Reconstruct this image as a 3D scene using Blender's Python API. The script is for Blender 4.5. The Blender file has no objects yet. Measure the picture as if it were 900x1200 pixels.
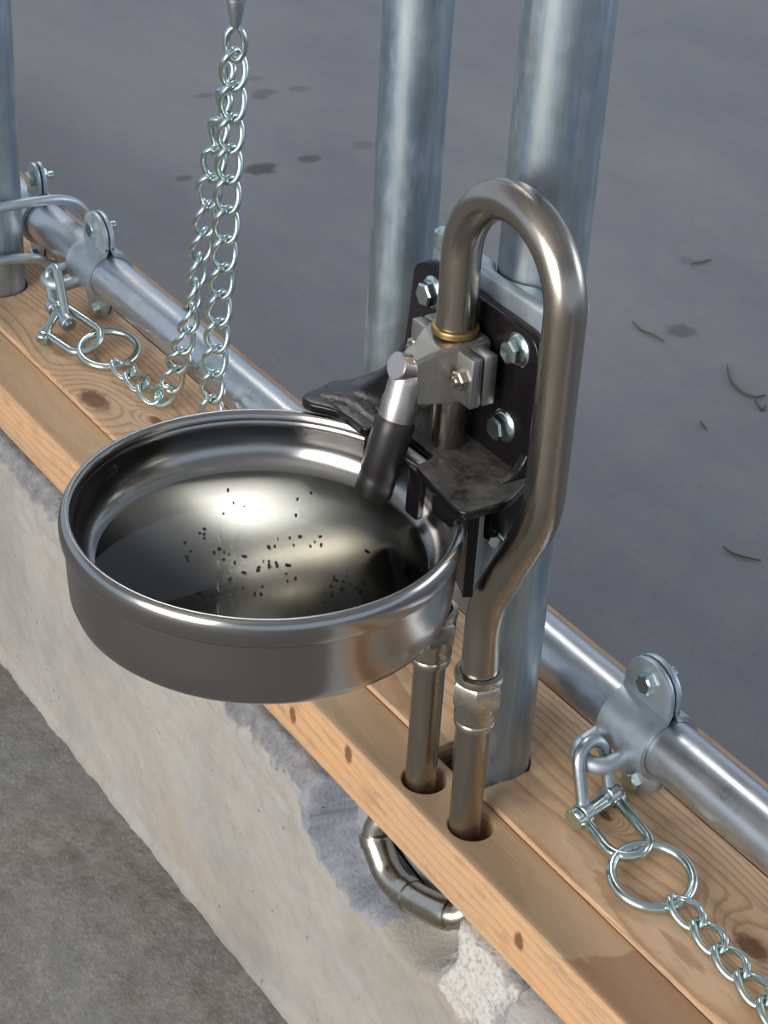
import bpy, bmesh, math, random
from mathutils import Vector, Matrix, noise
from math import pi, sin, cos, radians, sqrt, atan2, hypot

random.seed(7)
scene = bpy.context.scene
COL = scene.collection
PI = pi

# ------------------------------------------------------------------ camera
CAM = Vector((0.91443, -0.76970, 0.97087))
RIGHT = Vector((0.55263, 0.83180, 0.05198))
DOWN = Vector((0.46801, -0.25812, -0.84519))
FWD = Vector((-0.68961, 0.49140, -0.53194))
FPX = 2261.9
cd = bpy.data.cameras.new('camera')
cam = bpy.data.objects.new('camera', cd)
COL.objects.link(cam)
UP_ = -DOWN
BACK = -FWD
cam.matrix_world = Matrix(((RIGHT.x, UP_.x, BACK.x, CAM.x), (RIGHT.y, UP_.y, BACK.y, CAM.y),
                           (RIGHT.z, UP_.z, BACK.z, CAM.z), (0, 0, 0, 1)))
cd.sensor_fit = 'VERTICAL'
cd.sensor_height = 36.0
cd.lens = FPX / 1200 * 36.0
cd.clip_start = 0.05
cd.clip_end = 200
scene.camera = cam

# ------------------------------------------------------------------ world, light, exposure
w = bpy.data.worlds.new('overcast_sky')
scene.world = w
w.use_nodes = True
wb = w.node_tree.nodes['Background']
wb.inputs[0].default_value = (0.70, 0.82, 1.0, 1)
wb.inputs[1].default_value = 0.62

def area(name, loc, target, sx, sy, power, col):
    l = bpy.data.lights.new(name, 'AREA')
    l.shape = 'RECTANGLE'; l.size = sx; l.size_y = sy; l.energy = power; l.color = col
    o = bpy.data.objects.new(name, l); COL.objects.link(o)
    o.location = loc
    o.rotation_euler = (Vector(target) - Vector(loc)).to_track_quat('-Z', 'Y').to_euler()
    return o
# the barn is open to daylight in front (bright front faces) and behind (blue sheen on rail and floor);
# the two soft spots mirrored in the bowl are two roof lights
area('open_side_front_offscreen', (1.2, -4.8, 1.7), (-0.1, 0, 0.1), 3.2, 2.8, 215, (1.0, 0.94, 0.87))
area('open_side_back_offscreen', (2.2, 6.0, 1.9), (0, 0.4, 0.0), 3.2, 2.4, 80, (0.80, 0.88, 1.0))
area('roof_light_near_offscreen', (-2.05, 1.15, 3.88), (-2.05, 1.15, 0), 0.9, 0.9, 15, (0.95, 0.97, 1.0))
area('roof_light_far_offscreen', (-3.85, 1.5, 3.88), (-3.85, 1.5, 0), 0.9, 0.9, 32, (1.0, 0.93, 0.80))

scene.view_settings.view_transform = 'Standard'
scene.view_settings.look = 'None'
scene.view_settings.gamma = 1.0
scene.view_settings.use_curve_mapping = False
scene.view_settings.exposure = 0.34

def px(u, v, ax, val):
    """photo pixel -> point on the plane axis = val"""
    d = RIGHT * ((u - 450) / FPX) + DOWN * ((v - 600) / FPX) + FWD
    return CAM + d * ((val - CAM[ax]) / d[ax])

# ------------------------------------------------------------------ helpers
def tag(o, label=None, cat=None, group=None, kind=None):
    if label: o['label'] = label
    if cat: o['category'] = cat
    if group: o['group'] = group
    if kind: o['kind'] = kind
    return o

WL = {}
def thing(name, loc, label, cat, group=None):
    o = bpy.data.objects.new(name, None)
    o.empty_display_size = 0.02
    COL.objects.link(o); o.location = loc
    WL[o] = Vector(loc)
    return tag(o, label, cat, group)

def obj(name, bm, mat, parent=None, smooth=True, origin=None, ang=40):
    """bm is in world coordinates; linked as one mesh object"""
    me = bpy.data.meshes.new(name)
    o0 = WL[parent] if parent is not None else Vector((0, 0, 0))
    base = Vector(origin) if origin is not None else o0
    bmesh.ops.transform(bm, matrix=Matrix.Translation(-base), verts=bm.verts)
    bmesh.ops.recalc_face_normals(bm, faces=bm.faces)
    for f in bm.faces: f.smooth = smooth
    if smooth:
        a = radians(ang)
        for e in bm.edges:
            if len(e.link_faces) == 2 and e.calc_face_angle(0) > a:
                e.smooth = False
    bm.to_mesh(me); bm.free()
    o = bpy.data.objects.new(name, me)
    COL.objects.link(o)
    if isinstance(mat, (list, tuple)):
        for m in mat: me.materials.append(m)
    else:
        me.materials.append(mat)
    if parent is not None: o.parent = parent
    o.location = base - o0
    WL[o] = base
    return o

def new(): return bmesh.new()

def frames(pts, closed=False):
    n = len(pts); T = []
    for i in range(n):
        if closed: t = pts[(i + 1) % n] - pts[i - 1]
        else: t = pts[min(i + 1, n - 1)] - pts[max(i - 1, 0)]
        T.append(t.normalized())
    a = Vector((0, 0, 1)) if abs(T[0].z) < 0.9 else Vector((1, 0, 0))
    N = [(a - T[0] * a.dot(T[0])).normalized()]
    for i in range(1, n):
        q = T[i - 1].rotation_difference(T[i])
        v = q @ N[-1]
        N.append((v - T[i] * v.dot(T[i])).normalized())
    if closed:
        q = T[-1].rotation_difference(T[0])
        v = q @ N[-1]
        ang = atan2(T[0].dot(v.cross(N[0])), v.dot(N[0]))
        for i in range(n):
            N[i] = Matrix.Rotation(ang * i / n, 3, T[i]) @ N[i]
    return T, N

def tube(bm, pts, r, seg=16, closed=False, cap=True):
    pts = [Vector(p) for p in pts]
    T, N = frames(pts, closed)
    rings = []
    for i, p in enumerate(pts):
        rr = r[i] if isinstance(r, (list, tuple)) else r
        B = T[i].cross(N[i])
        rings.append([bm.verts.new(p + (N[i] * cos(2 * PI * k / seg) + B * sin(2 * PI * k / seg)) * rr) for k in range(seg)])
    m = len(rings)
    for i in range(m if closed else m - 1):
        a, b = rings[i], rings[(i + 1) % m]
        for k in range(seg):
            bm.faces.new((a[k], a[(k + 1) % seg], b[(k + 1) % seg], b[k]))
    if cap and not closed:
        bm.faces.new(list(reversed(rings[0]))); bm.faces.new(rings[-1])
    return bm

def lathe(bm, prof, seg=48, M=None, close=False):
    """prof of (r, z) about z axis, then M"""
    M = M or Matrix()
    rings = []
    for r, z in prof:
        if r < 1e-6: rings.append([bm.verts.new(M @ Vector((0, 0, z)))])
        else: rings.append([bm.verts.new(M @ Vector((r * cos(2 * PI * k / seg), r * sin(2 * PI * k / seg), z))) for k in range(seg)])
    m = len(rings)
    for i in range(m if close else m - 1):
        a, b = rings[i], rings[(i + 1) % m]
        if len(a) == 1 and len(b) == 1: continue
        for k in range(seg):
            k2 = (k + 1) % seg
            if len(a) == 1: bm.faces.new((a[0], b[k2], b[k]))
            elif len(b) == 1: bm.faces.new((a[k], a[k2], b[0]))
            else: bm.faces.new((a[k], a[k2], b[k2], b[k]))
    return bm

def axis_matrix(p, d):
    """z axis along d, origin p"""
    return Matrix.Translation(Vector(p)) @ Vector(d).normalized().to_track_quat('Z', 'Y').to_matrix().to_4x4()

def rod(bm, a, b, r, seg=20, chamfer=0.0):
    a = Vector(a); b = Vector(b); L = (b - a).length
    c = chamfer
    prof = [(0, 0), (r - c, 0)] + ([(r, c), (r, L - c)] if c else [(r, L)]) + ([(r - c, L)] if c else []) + [(0, L)]
    return lathe(bm, prof, seg, axis_matrix(a, b - a))

def hexnut(bm, p, d, r, h, rot=0.0, dome=True):
    """hex head, base at p, height h along d, chamfered crown"""
    M = axis_matrix(p, d) @ Matrix.Rotation(rot, 4, 'Z')
    prof = [(0, 0), (r, 0), (r, h * 0.82), (r * 0.84, h), (0, h)]
    return lathe(bm, prof, 6, M)

def washer(bm, p, d, r, h, seg=28):
    return lathe(bm, [(0, 0), (r, 0), (r, h * 0.35), (r * 0.86, h), (0, h)], seg, axis_matrix(p, d))

def box(bm, x0, x1, y0, y1, z0, z1, bev=0.0, seg=2):
    r = bmesh.ops.create_cube(bm, size=1)
    vs = r['verts']
    for v in vs:
        v.co = Vector(((x0 + x1) / 2 + v.co.x * (x1 - x0), (y0 + y1) / 2 + v.co.y * (y1 - y0), (z0 + z1) / 2 + v.co.z * (z1 - z0)))
    if bev:
        es = list({e for v in vs for e in v.link_edges})
        bmesh.ops.bevel(bm, geom=es, offset=bev, segments=seg, profile=0.5, affect='EDGES')
    return bm

def arc2(cx, cy, r, a0, a1, n):
    return [(cx + r * cos(a0 + (a1 - a0) * i / n), cy + r * sin(a0 + (a1 - a0) * i / n)) for i in range(n + 1)]

def rounded(poly, rad, n=5):
    """round the corners of a 2d polygon; rad a number or list"""
    out = []
    m = len(poly)
    for i in range(m):
        r = rad[i] if isinstance(rad, (list, tuple)) else rad
        p = Vector(poly[i]); a = Vector(poly[i - 1]) - p; b = Vector(poly[(i + 1) % m]) - p
        if r <= 0: out.append(tuple(p)); continue
        l = min(r, a.length * 0.49, b.length * 0.49)
        s = p + a.normalized() * l; e = p + b.normalized() * l
        for k in range(n + 1):
            t = k / n
            q = s * (1 - t) ** 2 + p * (2 * t * (1 - t)) + e * t * t
            out.append((q.x, q.y))
    return out

def plate(bm, polys, M, th, bev=0.0, bres=1):
    """polys: outer outline and holes in 2d; extruded th centred on the local xy plane; put through M"""
    cu = bpy.data.curves.new('tmp', 'CURVE')
    cu.dimensions = '2D'; cu.fill_mode = 'BOTH'
    cu.extrude = max(th / 2 - bev, 1e-5); cu.bevel_depth = bev; cu.bevel_resolution = bres; cu.offset = -bev
    for poly in polys:
        s = cu.splines.new('POLY'); s.points.add(len(poly) - 1)
        for i, q in enumerate(poly): s.points[i].co = (q[0], q[1], 0, 1)
        s.use_cyclic_u = True
    o = bpy.data.objects.new('tmp', cu); COL.objects.link(o)
    dg = bpy.context.evaluated_depsgraph_get(); dg.update()
    me = bpy.data.meshes.new_from_object(o.evaluated_get(dg))
    me.transform(M)
    bm.from_mesh(me)
    bmesh.ops.remove_doubles(bm, verts=bm.verts, dist=1e-6)
    bpy.data.objects.remove(o); bpy.data.curves.remove(cu); bpy.data.meshes.remove(me)
    return bm

M_XZ = Matrix(((1, 0, 0, 0), (0, 0, -1, 0), (0, 1, 0, 0), (0, 0, 0, 1)))   # local (x,y) -> world (x,z), normal -y
def at_xz(y): return Matrix.Translation((0, y, 0)) @ M_XZ
def at_xy(z): return Matrix.Translation((0, 0, z))
def at_yz(x): return Matrix(((0, 0, 1, x), (1, 0, 0, 0), (0, 1, 0, 0), (0, 0, 0, 1)))

def smooth_path(pts, n=6):
    """Catmull-Rom through pts"""
    P = [Vector(p) for p in pts]
    P = [P[0] * 2 - P[1]] + P + [P[-1] * 2 - P[-2]]
    out = []
    for i in range(1, len(P) - 2):
        for k in range(n):
            t = k / n
            a, b, c, d = P[i - 1], P[i], P[i + 1], P[i + 2]
            out.append(0.5 * ((2 * b) + (c - a) * t + (2 * a - 5 * b + 4 * c - d) * t * t + (3 * b - a - 3 * c + d) * t ** 3))
    out.append(P[-2])
    return out

def fillet_path(pts, rad, n=10):
    """straight runs with round bends"""
    P = [Vector(p) for p in pts]
    out = [P[0]]
    for i in range(1, len(P) - 1):
        r = rad[i - 1] if isinstance(rad, (list, tuple)) else rad
        a = (P[i - 1] - P[i]); b = (P[i + 1] - P[i])
        al = a.normalized(); bl = b.normalized()
        th = al.angle(bl)
        l = r / math.tan(th / 2)
        c = P[i] + (al + bl).normalized() * (r / sin(th / 2))
        s = P[i] + al * l; e = P[i] + bl * l
        u = (s - c); q = u.normalized().rotation_difference((e - c).normalized())
        ax, an = q.to_axis_angle()
        for k in range(n + 1):
            out.append(c + Matrix.Rotation(an * k / n, 3, ax) @ u)
    out.append(P[-1])
    return out

# ------------------------------------------------------------------ materials
class NT:
    def __init__(s, name):
        s.m = bpy.data.materials.new(name); s.m.use_nodes = True
        s.t = s.m.node_tree; s.b = s.t.nodes['Principled BSDF']
        s.pos = s.n('ShaderNodeNewGeometry').outputs['Position']
    def n(s, typ, **kw):
        nd = s.t.nodes.new(typ)
        for k, v in kw.items(): setattr(nd, k, v)
        return nd
    def l(s, a, b): s.t.links.new(a, b)
    def set(s, inp, v):
        if hasattr(v, 'is_output'): s.l(v, inp)
        else: inp.default_value = v
    def scale(s, v, sc, off=(0, 0, 0)):
        nd = s.n('ShaderNodeMapping'); s.set(nd.inputs[0], v)
        nd.inputs['Scale'].default_value = sc; nd.inputs['Location'].default_value = off
        return nd.outputs[0]
    def noise(s, v, scale, detail=4, rough=0.55, dist=0.0, col=False):
        nd = s.n('ShaderNodeTexNoise'); s.set(nd.inputs['Vector'], v)
        nd.inputs['Scale'].default_value = scale; nd.inputs['Detail'].default_value = detail
        nd.inputs['Roughness'].default_value = rough; nd.inputs['Distortion'].default_value = dist
        return nd.outputs['Color'] if col else nd.outputs[0]
    def voro(s, v, scale, feature='F1', out='Distance', rnd=1.0):
        nd = s.n('ShaderNodeTexVoronoi', feature=feature); s.set(nd.inputs['Vector'], v)
        nd.inputs['Scale'].default_value = scale; nd.inputs['Randomness'].default_value = rnd
        return nd.outputs[out]
    def math(s, op, a, b=0.0, c=None, clamp=False):
        nd = s.n('ShaderNodeMath', operation=op); nd.use_clamp = clamp
        s.set(nd.inputs[0], a); s.set(nd.inputs[1], b)
        if c is not None: s.set(nd.inputs[2], c)
        return nd.outputs[0]
    def ramp(s, f, stops, interp='LINEAR'):
        nd = s.n('ShaderNodeValToRGB'); nd.color_ramp.interpolation = interp
        e = nd.color_ramp.elements
        while len(e) < len(stops): e.new(0.5)
        for i, (p, c) in enumerate(stops):
            e[i].position = p
            e[i].color = (c, c, c, 1) if isinstance(c, (int, float)) else (*c, 1)
        s.l(f, nd.inputs[0])
        return nd.outputs[0]
    def mapr(s, v, a, b, c, d, smooth=False):
        nd = s.n('ShaderNodeMapRange'); s.set(nd.inputs[0], v)
        if smooth: nd.interpolation_type = 'SMOOTHSTEP'
        for i, x in enumerate((a, b, c, d)): nd.inputs[i + 1].default_value = x
        return nd.outputs[0]
    def mix(s, f, a, b, mode='MIX'):
        nd = s.n('ShaderNodeMix', data_type='RGBA', blend_type=mode)
        s.set(nd.inputs[0], f)
        for i, v in ((6, a), (7, b)):
            if hasattr(v, 'is_output'): s.l(v, nd.inputs[i])
            else: nd.inputs[i].default_value = (*v, 1)
        return nd.outputs[2]
    def sep(s, v):
        nd = s.n('ShaderNodeSeparateXYZ'); s.l(v, nd.inputs[0]); return nd.outputs
    def comb(s, x, y, z):
        nd = s.n('ShaderNodeCombineXYZ')
        for i, v in enumerate((x, y, z)): s.set(nd.inputs[i], v)
        return nd.outputs[0]
    def dist(s, v, p, sc=(1, 1, 1)):
        """scaled distance from a fixed place"""
        nd = s.n('ShaderNodeVectorMath', operation='SUBTRACT'); s.l(v, nd.inputs[0]); nd.inputs[1].default_value = p
        m = s.n('ShaderNodeVectorMath', operation='MULTIPLY'); s.l(nd.outputs[0], m.inputs[0]); m.inputs[1].default_value = sc
        q = s.n('ShaderNodeVectorMath', operation='LENGTH'); s.l(m.outputs[0], q.inputs[0])
        return q.outputs['Value']
    def bump(s, h, strength=0.3, dist=0.001):
        nd = s.n('ShaderNodeBump'); nd.inputs['Strength'].default_value = strength; nd.inputs['Distance'].default_value = dist
        s.l(h, nd.inputs['Height']); s.l(nd.outputs[0], s.b.inputs['Normal'])
    def out(s, col=None, rough=None, metal=None, spec=None, coat=None):
        B = s.b.inputs
        if col is not None:
            if hasattr(col, 'is_output'): s.l(col, B['Base Color'])
            else: B['Base Color'].default_value = (*col, 1)
        if rough is not None: s.set(B['Roughness'], rough)
        if metal is not None: s.set(B['Metallic'], metal)
        if spec is not None: s.set(B['Specular IOR Level'], spec)
        if coat is not None: s.set(B['Coat Weight'], coat)
        return s.m

def mat_concrete_wall():
    s = NT('curb_concrete')
    n1 = s.noise(s.pos, 6, 6, 0.6)
    n2 = s.noise(s.pos, 45, 5, 0.65)
    n3 = s.noise(s.pos, 260, 3, 0.6)
    c = s.ramp(n1, [(0.30, (0.31, 0.298, 0.272)), (0.5, (0.395, 0.38, 0.347)), (0.72, (0.46, 0.44, 0.40))])
    c = s.mix(s.mapr(s.noise(s.scale(s.pos, (1, 1, 1.6), (7, 2, 3)), 7, 4, 0.55), 0.50, 0.68, 0, 0.6), c, (0.42, 0.36, 0.285))
    c = s.mix(s.mapr(n2, 0.50, 0.72, 0, 0.35), c, (0.27, 0.25, 0.22))
    # grey broken concrete along the top edge
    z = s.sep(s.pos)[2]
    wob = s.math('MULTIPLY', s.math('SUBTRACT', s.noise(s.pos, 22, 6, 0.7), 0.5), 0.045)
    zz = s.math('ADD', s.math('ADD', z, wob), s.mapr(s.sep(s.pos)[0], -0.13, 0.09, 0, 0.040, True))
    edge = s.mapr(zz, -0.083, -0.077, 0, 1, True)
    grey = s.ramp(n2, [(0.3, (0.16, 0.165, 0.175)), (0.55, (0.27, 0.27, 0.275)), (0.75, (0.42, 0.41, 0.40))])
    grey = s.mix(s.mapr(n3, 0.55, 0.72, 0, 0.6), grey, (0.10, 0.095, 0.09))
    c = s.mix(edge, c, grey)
    # blue grey patch in the broken-out pocket
    d = s.dist(s.pos, (-0.040, -0.09, -0.088), (1 / 0.084, 0, 1 / 0.056))
    d = s.math('ADD', d, s.math('MULTIPLY', s.math('SUBTRACT', s.noise(s.pos, 55, 4, 0.7), 0.5), 0.42))
    pk = s.mapr(d, 0.90, 1.0, 1, 0, True)
    c = s.mix(pk, c, s.mix(s.mapr(s.noise(s.scale(s.pos, (1, 1, 0.5)), 34, 4, 0.6), 0.42, 0.66, 0, 1), (0.25, 0.265, 0.30), (0.34, 0.36, 0.40)))
    # whitewashed patch beside the elbow
    d = s.dist(s.pos, (0.112, -0.1, -0.085), (1 / 0.056, 0, 1 / 0.05))
    d = s.math('ADD', d, s.math('MULTIPLY', s.math('SUBTRACT', n2, 0.5), 1.6))
    wp = s.mapr(d, 0.75, 1.0, 1, 0, True)
    c = s.mix(s.math('MULTIPLY', wp, 0.85), c, s.mix(s.mapr(n3, 0.45, 0.7, 0, 1), (0.66, 0.64, 0.59), (0.4, 0.38, 0.34)))
    # second pour beyond the joint
    x = s.sep(s.pos)[0]
    j = s.mapr(x, 0.1655, 0.1665, 0, 1)
    c = s.mix(j, c, s.mix(n2, (0.36, 0.36, 0.35), (0.45, 0.44, 0.42)))
    j2 = s.mapr(s.math('ABSOLUTE', s.math('SUBTRACT', x, 0.1662)), 0.0004, 0.0011, 1, 0)
    c = s.mix(s.math('MULTIPLY', j2, 0.7), c, (0.17, 0.15, 0.13))
    # splashes of dirt and small dark pinholes
    v = s.voro(s.pos, 55)
    pin = s.mapr(v, 0.06, 0.13, 1, 0)
    sel = s.mapr(s.noise(s.pos, 20, 2), 0.52, 0.6, 0, 1)
    c = s.mix(s.math('MULTIPLY', s.math('MULTIPLY', pin, sel), 0.75), c, (0.13, 0.115, 0.10))
    s.bump(s.math('ADD', s.math('MULTIPLY', n2, 1.0), s.math('MULTIPLY', n3, 0.35)), 0.55, 0.004)
    return s.out(c, 0.88, 0, 0.25)

def mat_floor_near():
    s = NT('rough_floor_concrete')
    n1 = s.noise(s.pos, 3.5, 5, 0.6)
    n2 = s.noise(s.pos, 38, 6, 0.7)
    n3 = s.noise(s.pos, 170, 4, 0.65)
    c = s.ramp(n2, [(0.28, (0.140, 0.128, 0.112)), (0.5, (0.225, 0.215, 0.198)), (0.72, (0.32, 0.305, 0.28))])
    c = s.mix(s.mapr(n1, 0.45, 0.65, 0, 0.5), c, (0.23, 0.24, 0.25))
    c = s.mix(s.mapr(s.noise(s.pos, 11, 5, 0.7), 0.52, 0.7, 0, 0.45), c, (0.16, 0.125, 0.095))
    c = s.mix(s.mapr(n3, 0.56, 0.72, 0, 0.55), c, (0.115, 0.10, 0.085))
    c = s.mix(s.mapr(n3, 0.43, 0.28, 0, 0.4), c, (0.46, 0.45, 0.42))
    s.bump(s.math('ADD', n2, s.math('MULTIPLY', n3, 0.6)), 0.6, 0.004)
    return s.out(c, 0.9, 0, 0.25)

def mat_floor_far():
    s = NT('smooth_floor_concrete')
    n1 = s.noise(s.scale(s.pos, (0.7, 1.6, 1)), 2.2, 5, 0.6)
    n2 = s.noise(s.pos, 16, 6, 0.65)
    n3 = s.noise(s.scale(s.pos, (1, 3, 1)), 90, 4, 0.6)
    c = s.ramp(n1, [(0.30, (0.150, 0.156, 0.186)), (0.5, (0.190, 0.196, 0.222)), (0.72, (0.235, 0.236, 0.246))])
    c = s.mix(s.mapr(n2, 0.45, 0.7, 0, 0.4), c, (0.262, 0.254, 0.248))
    c = s.mix(s.mapr(n3, 0.55, 0.75, 0, 0.35), c, (0.10, 0.10, 0.115))
    # worn hairline cracks and trowel marks
    v = s.voro(s.scale(s.pos, (1, 1, 0), (3.1, 1.7, 0)), 1.1, 'DISTANCE_TO_EDGE')
    warp = s.math('ADD', v, s.math('MULTIPLY', s.math('SUBTRACT', n2, 0.5), 0.05))
    # droppings of water, dark damp spots
    spots = None
    for (u, vv, rx, ry, rot, k) in SPOTS:
        p = px(u, vv, 2, FLOOR2)
        d = s.dist(s.pos, tuple(p), (1 / rx, 1 / ry, 0))
        d = s.math('ADD', d, s.math('MULTIPLY', s.math('SUBTRACT', s.noise(s.pos, 70, 3), 0.5), 1.0))
        m = s.math('MULTIPLY', s.mapr(d, 0.55, 1.1, 1, 0, True), k)
        spots = m if spots is None else s.math('MAXIMUM', spots, m)
    c = s.mix(spots, c, (0.055, 0.055, 0.06))
    s.bump(s.math('ADD', n2, s.math('MULTIPLY', n3, 0.4)), 0.25, 0.002)
    return s.out(c, s.mapr(n2, 0.3, 0.7, 0.55, 0.75), 0, 0.3)

def mat_wood(name, y0, z0, light, dark, ringf, seed, knots=(), faceknots=(), stain=False, greyer=0.0):
    s = NT(name)
    X, Y, Z = s.sep(s.pos)[0:3]
    P = s.scale(s.pos, (1, 1, 1), (seed, seed * 0.37, 0))
    slow = s.noise(s.scale(P, (1.6, 5, 5)), 1.0, 2, 0.5)
    slow2 = s.noise(s.scale(P, (2.4, 6, 6), (4, 2, 1)), 1.0, 2, 0.5)
    yy = s.math('ADD', s.math('SUBTRACT', Y, y0), s.math('MULTIPLY', s.math('SUBTRACT', slow, 0.5), 0.055))
    zz = s.math('ADD', s.math('SUBTRACT', Z, z0), s.math('MULTIPLY', s.math('SUBTRACT', slow2, 0.5), 0.075))
    r = s.math('SQRT', s.math('ADD', s.math('MULTIPLY', yy, yy), s.math('MULTIPLY', zz, zz)))
    # knots bend the rings round themselves
    km = None
    for (kx, ky, kz, rad, flat) in knots:
        sc = (0.55 / rad, 1 / rad, 0) if flat == 'z' else (0.55 / rad, 0, 1 / rad)
        d = s.dist(s.pos, (kx, ky, kz), sc)
        push = s.mapr(d, 0.0, 4.5, 0.030, 0, True)
        r = s.math('ADD', r, push)
        d2 = s.math('ADD', d, s.math('MULTIPLY', s.math('SUBTRACT', s.noise(s.pos, 160, 3), 0.5), 0.8))
        m = s.mapr(d2, 0.6, 1.25, 1, 0, True)
        km = m if km is None else s.math('MAXIMUM', km, m)
    for (kx, ky, kz, rad) in faceknots:
        d = s.dist(s.pos, (kx, ky, kz), (1.0 / rad, 0, 0.6 / rad))
        d2 = s.math('ADD', d, s.math('MULTIPLY', s.math('SUBTRACT', s.noise(s.pos, 200, 3), 0.5), 0.9))
        m = s.mapr(d2, 0.6, 1.2, 1, 0, True)
        km = m if km is None else s.math('MAXIMUM', km, m)
    fine = s.noise(s.scale(P, (6, 60, 60)), 6, 4, 0.6)
    ph = s.math('ADD', s.math('MULTIPLY', r, ringf), s.math('MULTIPLY', fine, 0.35))
    saw = s.math('FRACT', ph)
    ring = s.ramp(saw, [(0.0, 0.0), (0.55, 0.12), (0.84, 1.0), (0.95, 0.9), (1.0, 0.0)])
    c = s.mix(ring, light, dark)
    fib = s.noise(s.scale(P, (8, 240, 240)), 5, 4, 0.7)
    c = s.mix(s.mapr(fib, 0.35, 0.7, 0.0, 0.45), c, tuple(v * 0.62 for v in light))
    blot = s.noise(s.scale(P, (1, 2.4, 2.4)), 5, 3, 0.6)
    c = s.mix(s.mapr(blot, 0.38, 0.68, 0, 0.40), c, tuple(v * k for v, k in zip(light, (0.86, 0.76, 0.68))))
    if greyer:
        c = s.mix(s.math('MULTIPLY', s.mapr(blot, 0.6, 0.3, 0, 1), greyer), c, (0.34, 0.285, 0.23))
        grime = s.mapr(s.noise(s.scale(P, (3, 9, 9)), 9, 5, 0.65), 0.5, 0.72, 0, 0.45)
        c = s.mix(grime, c, (0.20, 0.145, 0.10))
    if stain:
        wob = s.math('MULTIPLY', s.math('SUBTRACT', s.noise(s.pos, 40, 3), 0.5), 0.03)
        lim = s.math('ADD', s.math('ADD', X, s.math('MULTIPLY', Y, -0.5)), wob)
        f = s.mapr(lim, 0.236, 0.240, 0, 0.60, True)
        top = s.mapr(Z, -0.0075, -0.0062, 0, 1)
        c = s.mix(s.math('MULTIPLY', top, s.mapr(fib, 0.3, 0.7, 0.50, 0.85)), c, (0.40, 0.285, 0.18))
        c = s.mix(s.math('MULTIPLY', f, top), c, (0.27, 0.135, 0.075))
    if km is not None:
        c = s.mix(s.math('MULTIPLY', km, 0.85), c, (0.13, 0.06, 0.028))
    s.bump(s.math('ADD', s.math('MULTIPLY', fib, 0.6), s.math('MULTIPLY', ring, -0.5)), 0.30, 0.0008)
    return s.out(c, 0.66, 0, 0.3)

def mat_galv(name, base=(0.50, 0.56, 0.60), rough=(0.28, 0.5), streak=(14, 14, 2.2), spangle=60, tint=(0.36, 0.47, 0.56), dull=0.3, blot=(1, 1, 1)):
    s = NT(name)
    v = s.voro(s.pos, spangle, 'F1', 'Color')
    sp = s.sep(v)[0]
    st = s.noise(s.scale(s.pos, streak), 4, 5, 0.65)
    bl = s.noise(s.scale(s.pos, blot), 24, 6, 0.7)
    c = s.mix(s.mapr(st, 0.38, 0.64, 0, 1), base, tint)
    c = s.mix(s.mapr(bl, 0.52, 0.72, 0, dull), c, (0.60, 0.62, 0.61))
    c = s.mix(s.math('MULTIPLY', sp, 0.16), c, (0.30, 0.34, 0.38))
    r = s.math('ADD', s.mapr(bl, 0.3, 0.7, rough[0], rough[1]), s.math('MULTIPLY', sp, 0.06))
    s.bump(bl, 0.05, 0.001)
    return s.out(c, r, s.mapr(bl, 0.5, 0.75, 0.95, 1.0 - dull))

def mat_steel(name, col, rough, tint=None, scl=(3, 3, 300), bump=0.06, dirt=0.0):
    s = NT(name)
    n1 = s.noise(s.scale(s.pos, scl), 3, 3, 0.6)
    n2 = s.noise(s.pos, 28, 4, 0.6)
    c = s.mix(s.mapr(n2, 0.4, 0.7, 0, 0.5), col, tint or tuple(v * 0.8 for v in col))
    if dirt: c = s.mix(s.mapr(s.noise(s.pos, 90, 5, 0.7), 0.55, 0.72, 0, dirt), c, (0.12, 0.10, 0.07))
    r = s.math('ADD', s.mapr(n1, 0.3, 0.7, rough - 0.05, rough + 0.05), s.mapr(n2, 0.4, 0.8, 0, 0.06))
    s.bump(n1, bump, 0.0005)
    return s.out(c, r, 1.0)

def mat_bowl():
    s = NT('brushed_stainless_bowl')
    n = s.noise(s.pos, 9, 2, 0.5)
    X, Y, Z = s.sep(s.pos)[0:3]
    # fine turning marks round the bowl
    rad = s.dist(s.pos, (-0.006, -0.211, 0), (1, 1, 0))
    marks = s.noise(s.comb(s.math('MULTIPLY', rad, 900), s.math('MULTIPLY', Z, 900), 0.0), 1.0, 2, 0.5)
    c = s.mix(n, (0.335, 0.33, 0.32), (0.39, 0.385, 0.375))
    return s.out(c, s.math('ADD', s.mapr(marks, 0.2, 0.8, 0.17, 0.20), s.math('MULTIPLY', n, 0.03)), 1.0)

def mat_black_paint():
    s = NT('black_gloss_paint')
    n = s.noise(s.pos, 30, 5, 0.65)
    n2 = s.noise(s.pos, 150, 5, 0.75)
    nz = s.sep(s.n('ShaderNodeNewGeometry').outputs['Normal'])[2]
    z = s.sep(s.pos)[2]
    up = s.mapr(nz, 0.75, 0.95, 0, 1)
    up = s.math('MULTIPLY', up, s.mapr(z, 0.309, 0.312, 1, 0))
    dust = s.math('MULTIPLY', up, s.mapr(s.math('ADD', s.math('MULTIPLY', n, 0.7), s.math('MULTIPLY', n2, 0.5)), 0.48, 0.80, 0.95, 0.15, True))
    dust = s.math('MULTIPLY', dust, s.mapr(s.sep(s.pos)[0], -0.07, -0.03, 0.12, 1, True))
    c = s.mix(dust, (0.008, 0.007, 0.008), (0.115, 0.107, 0.097))
    s.bump(s.math('ADD', n, s.math('MULTIPLY', n2, 0.25)), 0.40, 0.0035)
    return s.out(c, s.mapr(dust, 0, 1, 0.09, 0.75), 0, s.mapr(dust, 0, 1, 0.36, 0.25))

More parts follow.
